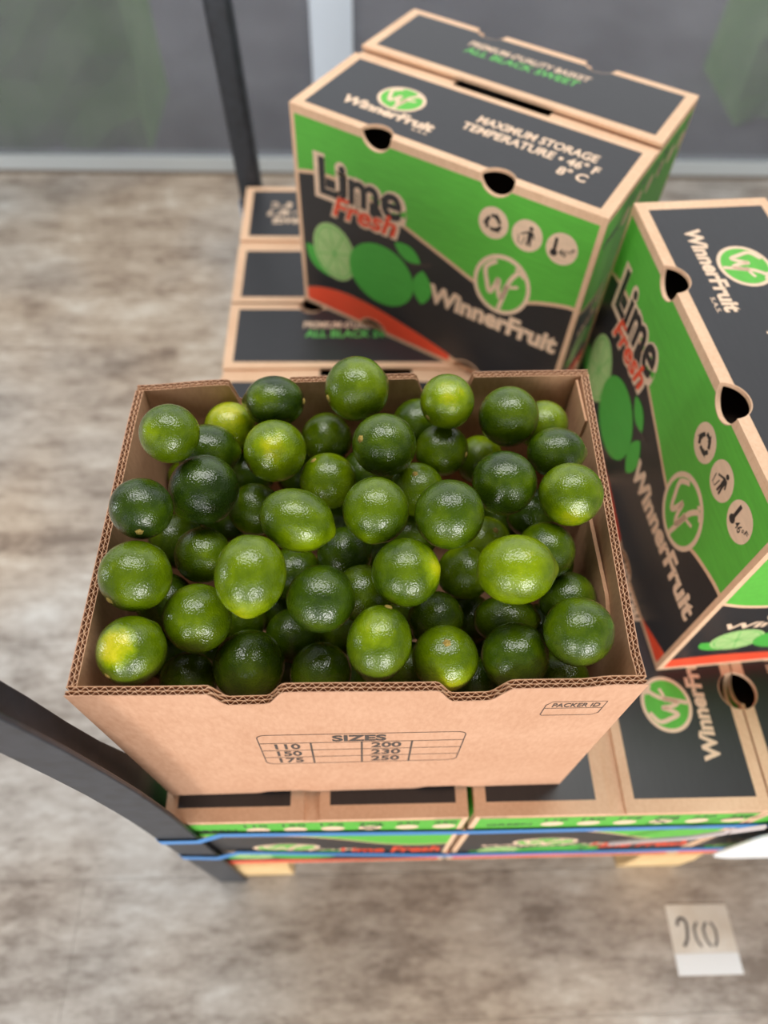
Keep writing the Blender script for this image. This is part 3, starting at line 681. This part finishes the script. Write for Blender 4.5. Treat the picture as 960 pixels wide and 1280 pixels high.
# ------------------------------------------------------------------ limes
def lime_mesh(seed):
    r_ = random.Random(seed); nl, nt = 40, 30; vs = []; fs = []
    ks = [(Vector((r_.uniform(-1, 1), r_.uniform(-1, 1), r_.uniform(-1, 1)))*r_.uniform(1.5, 3.2), r_.uniform(0, 6), r_.uniform(0.003, 0.008)) for _ in range(6)]
    nip = r_.uniform(0.03, 0.075)
    def rad(d, th):
        r = 0.972+sum(a*sin(kv.dot(d)+ph) for kv, ph, a in ks)
        r += nip*math.exp(-(th/0.26)**2)-0.012*math.exp(-((th-0.42)/0.16)**2)
        r -= 0.035*math.exp(-((pi-th)/0.22)**2)
        return r
    vs.append(Vector((0, 0, 1))*rad(Vector((0, 0, 1)), 0))
    for i in range(1, nt):
        th = pi*i/nt
        for j in range(nl):
            d = Vector((sin(th)*cos(2*pi*j/nl), sin(th)*sin(2*pi*j/nl), cos(th))); vs.append(d*rad(d, th))
    vs.append(Vector((0, 0, -1))*rad(Vector((0, 0, -1)), pi))
    for j in range(nl): fs.append((0, 1+j, 1+(j+1) % nl))
    for i in range(nt-2):
        for j in range(nl):
            a = 1+i*nl+j; b = 1+i*nl+(j+1) % nl; fs.append((a, a+nl, b+nl, b))
    e = len(vs)-1; b0 = 1+(nt-2)*nl
    for j in range(nl): fs.append((e, b0+(j+1) % nl, b0+j))
    me = mesh('lime', vs, fs, True); me.materials.append(M['lime']); return me
LM = [lime_mesh(i) for i in range(9)]
def stem_mesh():
    vs = [(0, 0, -0.985)]; fs = []; n = 12
    for k, (r, z) in enumerate(((0.060, -0.985), (0.100, -0.962), (0.125, -0.915))):
        vs += [(r*(1+0.18*cos(5*2*pi*j/n))*cos(2*pi*j/n), r*(1+0.18*cos(5*2*pi*j/n))*sin(2*pi*j/n), z) for j in range(n)]
    fs += [(0, 1+(j+1) % n, 1+j) for j in range(n)]
    for k in range(2): fs += [(1+k*n+j, 1+k*n+(j+1) % n, 1+(k+1)*n+(j+1) % n, 1+(k+1)*n+j) for j in range(n)]
    me = mesh('stem_button', vs, fs, True); me.materials.append(M['stem']); return me
SM = stem_mesh()
# position, size, colour tone, image direction of stem or tip (x, y, kind), long axis in degrees with elongation, paler patch (x, y, strength), label
LIMES = [
((-0.1438, 0.1852, 0.3455), 0.0233, 0.45, None, None, None, 'mid-green lime in the far left corner of the carton'),
((-0.117, 0.2551, 0.2687), 0.0235, 0.85, None, None, (0.1, 0.5, 0.3), 'yellowest lime, half hidden at the rear left between darker limes'),
((-0.0732, 0.2547, 0.3034), 0.0247, 0.1, (0.75, 0.62, 'S'), (0.0, 1.182), (-0.3, -0.1, 0.4), 'blue-green lime with a stem stub, touching the rear rim left of centre'),
((-0.128, 0.2115, 0.2887), 0.0259, 0.2, None, (0.0, 1.139), None, 'shiny dark lime partly covered by the roundest dark green lime on the left'),
((-0.0689, 0.198, 0.3069), 0.0261, 0.55, (0.08, 0.05, 'N'), None, (0.1, 0.05, 0.28), 'bright lime whose pale yellow tip faces the viewer, left of centre at the rear'),
((-0.0301, 0.2471, 0.2622), 0.0239, 0.45, None, None, None, 'olive lime half hidden below and left of the topmost lime'),
((-0.0022, 0.2565, 0.3173), 0.0279, 0.5, (-0.9, -0.35, 'S'), None, None, 'topmost bright green lime, standing above the rear rim'),
((-0.1691, 0.2563, 0.1918), 0.02, 0.55, None, (0.0, 1.143), None, 'lime peeping out behind the brown-stemmed dark lime at the left wall'),
((-0.1226, 0.161, 0.3058), 0.028, 0.05, (-0.62, -0.72, 'N'), None, None, 'biggest and darkest blue-green lime, lying high on the left of the heap'),
((-0.1616, 0.1312, 0.3243), 0.0237, 0.12, (0.14, -0.76, 'S'), None, None, 'dark lime with a brown stem end at its bottom, against the left wall'),
((-0.0261, 0.1861, 0.2817), 0.0245, 0.5, (-0.5, 0.7, 'S'), None, None, 'lime with a brown stem end on top, above the broad tilted lime'),
((-0.0903, 0.1764, 0.2532), 0.0235, 0.35, None, None, None, 'half-shaded lime between the big blue-green lime and the broad tilted lime'),
((-0.0465, 0.1183, 0.3265), 0.0265, 0.38, None, (-20.0, 1.22), (0.2, -0.7, 0.3), 'broad tilted oval lime left of the middle of the heap'),
((-0.1267, 0.125, 0.265), 0.0235, 0.4, None, None, None, 'small lime tucked in left of the tall egg-shaped lime'),
((-0.0764, 0.0721, 0.3295), 0.0276, 0.5, (0.1, -0.95, 'N'), (85.0, 1.174), (0, -0.9, 0.35), 'tall egg-shaped bright lime standing on end, left of the middle'),
((-0.1634, 0.0846, 0.3065), 0.0264, 0.45, (-0.55, -0.65, 'S'), None, None, 'round lime against the left wall just above the yellow-spotted lime'),
((-0.1225, 0.0654, 0.2742), 0.0267, 0.4, None, None, None, 'round glossy lime below and left of the tall egg-shaped lime'),
((-0.1621, 0.0345, 0.289), 0.0249, 0.45, (-0.5, -0.62, 'S'), None, (-0.22, 0.28, 0.85), 'lime with a bright yellow spot in the near left corner'),
((-0.0873, 0.0417, 0.2378), 0.0289, 0.3, None, None, None, 'dark glossy lime showing through the left notch of the front rim'),
((-0.029, 0.0672, 0.3008), 0.0255, 0.2, None, None, None, 'round dark lime directly right of the tall egg-shaped lime'),
((-0.0314, 0.0351, 0.236), 0.0248, 0.3, None, None, None, 'dull lime behind the front rim, just right of its left notch'),
((-0.137, 0.038, 0.2181), 0.0235, 0.3, None, None, None, 'dark lime sunk behind the front rim near the left corner'),
((-0.0569, 0.0773, 0.2129), 0.0235, 0.25, None, None, None, 'deeply shaded lime below the tall egg-shaped lime and the round dark lime'),
((-0.013, 0.1307, 0.2557), 0.0235, 0.2, None, None, None, 'deeply shaded lime in the hollow right of the broad tilted lime'),
((0.0019, 0.0877, 0.2679), 0.0235, 0.4, None, None, None, 'small shaded lime in the hollow left of the yellow-ended lime'),
((0.0195, 0.1954, 0.3181), 0.0264, 0.25, (-0.74, 0.12, 'S'), None, None, 'dark lime with a small yellow scar on its left, below the topmost lime'),
((0.0734, 0.2389, 0.3206), 0.0234, 0.6, (-0.74, -0.62, 'S'), None, (0.1, 0.1, 0.25), 'pale green lime in front of the right notch of the rear rim'),
((0.1276, 0.2359, 0.3046), 0.0267, 0.35, None, None, None, 'large mid-green lime at the rear right, near the far corner'),
((0.0714, 0.2208, 0.2777), 0.0237, 0.35, (0.9, -0.2, 'S'), None, None, 'small lime with a rough stem end on its right, rear centre'),
((0.1655, 0.2517, 0.2738), 0.0235, 0.55, None, None, (0, 0.3, 0.1), 'yellowish lime peeping out in the far right corner'),
((0.1638, 0.2001, 0.3005), 0.0235, 0.2, None, (0.0, 1.161), None, 'dark lime with a soft grey sheen against the right wall at the rear'),
((0.1123, 0.2425, 0.2349), 0.0235, 0.5, None, None, (0.3, 0.5, 0.2), 'yellow-green lime peeping out between two darker limes, rear right of centre'),
((0.1141, 0.1626, 0.3101), 0.0266, 0.2, None, None, None, 'dark upright lime with a pointed lower end, right of centre'),
((0.1617, 0.1444, 0.3204), 0.025, 0.5, None, None, (-0.1, -0.75, 0.35), 'bright-edged round lime pressed against the right rim'),
((0.0118, 0.1296, 0.3224), 0.026, 0.42, (-0.2, -0.9, 'N'), None, None, 'tall oval lime with a scarred lower tip in the middle of the heap'),
((0.0477, 0.1797, 0.2771), 0.0235, 0.5, (-0.1, 0.55, 'S'), None, None, 'lime showing a knobbly stem end behind two big limes in the middle'),
((0.0654, 0.1218, 0.3283), 0.0269, 0.28, None, None, None, 'large smooth round lime just right of the middle of the heap'),
((0.1113, 0.0796, 0.3211), 0.0275, 0.62, None, (0.0, 1.133), (0, 0.2, 0.2), 'biggest and brightest yellow-green lime, right of the middle'),
((0.146, 0.1148, 0.2858), 0.0235, 0.35, None, None, None, 'lime half hidden behind the biggest bright lime on its upper right'),
((0.1658, 0.1306, 0.2391), 0.02, 0.2, None, (90.0, 1.462), None, 'dark lime standing against the torn inner flap on the right'),
((0.0334, 0.0836, 0.3092), 0.026, 0.35, (0.85, 0.2, 'N'), None, (0.85, 0.25, 0.42), 'wide lime with a yellow right end, below the tall scarred oval lime'),
((0.0859, 0.1168, 0.2462), 0.0235, 0.5, None, None, None, 'shaded lime between the yellow-ended lime and the biggest bright lime'),
((0.1094, 0.155, 0.2308), 0.0235, 0.6, (0.3, 0.5, 'S'), None, None, 'sliver of yellowish lime above the left shoulder of the biggest bright lime'),
((0.1658, 0.0876, 0.2535), 0.0235, 0.3, None, None, None, 'shaded lime low on the right, just above the near right corner lime'),
((0.1557, 0.041, 0.2979), 0.0255, 0.28, None, None, None, 'large dark lime in the near right corner of the carton'),
((0.0605, 0.0776, 0.2408), 0.0235, 0.3, None, None, None, 'shaded lime under the yellow-ended lime, above the stem-topped lime'),
((0.1188, 0.0806, 0.2326), 0.0241, 0.3, None, (0.0, 1.312), None, 'broad shaded lime directly below the biggest bright lime'),
((0.0129, 0.037, 0.2916), 0.0259, 0.4, (-0.3, 0.85, 'S'), (75.0, 1.167), (-0.2, 0.6, 0.35), 'upright oval lime with a tan stem end on top, front centre'),
((0.0623, 0.0347, 0.2652), 0.0257, 0.5, (0, 0.62, 'S'), None, (0.1, -0.7, 0.4), 'round lime with a star-shaped yellow stem end in the right front notch'),
((0.116, 0.0369, 0.2624), 0.0265, 0.28, None, None, None, 'large dark lime behind the front rim, right of the right notch'),
((0.1587, 0.0332, 0.2226), 0.0235, 0.4, None, None, None, 'dim lime low behind the front rim by the near right corner'),
((0.0526, 0.2623, 0.2639), 0.0235, 0.3, None, None, None, 'dark lime glimpsed at the rear between the topmost and pale green limes'),
((0.0908, 0.0332, 0.2106), 0.0235, 0.25, None, None, None, 'dim lime low behind the right notch of the front rim'),
((0.1518, 0.1814, 0.2386), 0.0235, 0.2, None, None, None, 'dark lime in the hollow left of the bright-edged round lime'),
((-0.0158, 0.0407, 0.1903), 0.0235, 0.4, None, None, None, 'dim lime low behind the middle of the front rim'),
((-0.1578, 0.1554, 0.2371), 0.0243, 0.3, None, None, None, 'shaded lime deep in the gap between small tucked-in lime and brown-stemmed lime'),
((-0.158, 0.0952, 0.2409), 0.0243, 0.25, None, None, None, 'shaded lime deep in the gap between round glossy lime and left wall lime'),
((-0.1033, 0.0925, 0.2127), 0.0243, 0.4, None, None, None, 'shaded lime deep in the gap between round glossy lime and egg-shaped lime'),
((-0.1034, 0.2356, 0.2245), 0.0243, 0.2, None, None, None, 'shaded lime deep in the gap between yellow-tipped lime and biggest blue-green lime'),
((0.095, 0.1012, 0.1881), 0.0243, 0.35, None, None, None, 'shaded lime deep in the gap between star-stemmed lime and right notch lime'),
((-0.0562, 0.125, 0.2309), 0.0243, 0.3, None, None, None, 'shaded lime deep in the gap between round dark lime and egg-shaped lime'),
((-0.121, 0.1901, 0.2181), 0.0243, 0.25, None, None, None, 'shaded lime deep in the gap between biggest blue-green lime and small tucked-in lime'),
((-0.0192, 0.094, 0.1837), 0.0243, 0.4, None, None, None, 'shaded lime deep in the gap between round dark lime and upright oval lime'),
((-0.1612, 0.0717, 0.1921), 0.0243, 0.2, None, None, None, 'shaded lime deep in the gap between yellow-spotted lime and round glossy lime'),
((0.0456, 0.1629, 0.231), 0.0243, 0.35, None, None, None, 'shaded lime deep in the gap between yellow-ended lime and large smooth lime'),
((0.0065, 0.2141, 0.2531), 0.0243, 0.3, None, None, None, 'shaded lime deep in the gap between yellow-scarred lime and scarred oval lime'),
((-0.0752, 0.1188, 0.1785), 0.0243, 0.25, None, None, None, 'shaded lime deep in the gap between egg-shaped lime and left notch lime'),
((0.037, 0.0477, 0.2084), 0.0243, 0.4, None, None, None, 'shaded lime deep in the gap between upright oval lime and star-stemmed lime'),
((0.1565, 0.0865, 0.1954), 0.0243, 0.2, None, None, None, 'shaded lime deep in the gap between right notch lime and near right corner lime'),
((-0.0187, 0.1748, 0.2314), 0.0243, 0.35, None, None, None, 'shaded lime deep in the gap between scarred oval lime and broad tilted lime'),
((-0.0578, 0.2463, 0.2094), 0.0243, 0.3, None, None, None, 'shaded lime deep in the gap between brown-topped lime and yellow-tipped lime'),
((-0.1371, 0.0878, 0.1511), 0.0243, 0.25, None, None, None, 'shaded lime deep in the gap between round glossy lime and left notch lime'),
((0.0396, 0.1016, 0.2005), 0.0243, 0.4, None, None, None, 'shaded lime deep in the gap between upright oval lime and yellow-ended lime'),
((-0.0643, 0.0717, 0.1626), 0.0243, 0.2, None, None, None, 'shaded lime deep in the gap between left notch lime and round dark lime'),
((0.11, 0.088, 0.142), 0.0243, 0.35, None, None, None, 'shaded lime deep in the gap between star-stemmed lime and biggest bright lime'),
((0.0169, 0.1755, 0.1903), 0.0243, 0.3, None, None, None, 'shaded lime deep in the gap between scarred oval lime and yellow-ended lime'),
((0.1357, 0.2032, 0.194), 0.0243, 0.25, None, None, None, 'shaded lime deep in the gap between pointed dark lime and biggest bright lime'),
]
def build_lime(i, d):
    (px, py, pz), R, tone, tip, axis, patch, label = d
    me = LM[i % len(LM)]; o = obj('lime', me); tag(o, label, 'lime', 'limes heaped in the open carton')
    rr = random.Random(i*7+3)
    def vd(x, y):
        r2 = min(0.999, x*x+y*y); return (CR*x+CU*y-CF*math.sqrt(1-r2)).normalized()
    el = 1.0
    if axis:
        a = radians(axis[0]); el = axis[1]; Z = (CR*cos(a)+CU*sin(a))
        if tip and tip[2] == 'S' and Z.dot(vd(tip[0], tip[1])) > 0: Z = -Z
        if tip and tip[2] == 'N' and Z.dot(vd(tip[0], tip[1])) < 0: Z = -Z
    elif tip:
        Z = vd(tip[0], tip[1]); Z = -Z if tip[2] == 'S' else Z
    else:
        Z = vd(rr.uniform(-0.95, 0.95), rr.uniform(-0.3, 0.3))*rr.choice((-1, 1))
        if rr.random() < 0.7: Z = (CR*rr.uniform(-1, 1)+CU*rr.uniform(-0.6, 0.6)+CF*rr.uniform(0.3, 1)).normalized()
    Yv = CF-Z*CF.dot(Z)
    if Yv.length < 1e-3: Yv = CR-Z*CR.dot(Z)
    Yv.normalize(); Xv = Yv.cross(Z)
    s = math.sqrt(el); sx, sy, sz = R/s, R, R*s
    o.matrix_world = Matrix(((Xv.x*sx, Yv.x*sy, Z.x*sz, px), (Xv.y*sx, Yv.y*sy, Z.y*sz, py), (Xv.z*sx, Yv.z*sy, Z.z*sz, pz), (0, 0, 0, 1)))
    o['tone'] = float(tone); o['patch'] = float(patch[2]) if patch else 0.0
    pd = vd(patch[0], patch[1]) if patch else Vector((0, 0, 1))
    loc_ = Vector((pd.dot(Xv), pd.dot(Yv), pd.dot(Z))); o['patch_dir'] = (loc_.x, loc_.y, loc_.z)
    if tip and tip[2] == 'S': obj('stem_button', SM, o)
    return o
for i, d in enumerate(LIMES): build_lime(i, d)
bpy.context.view_layer.update()
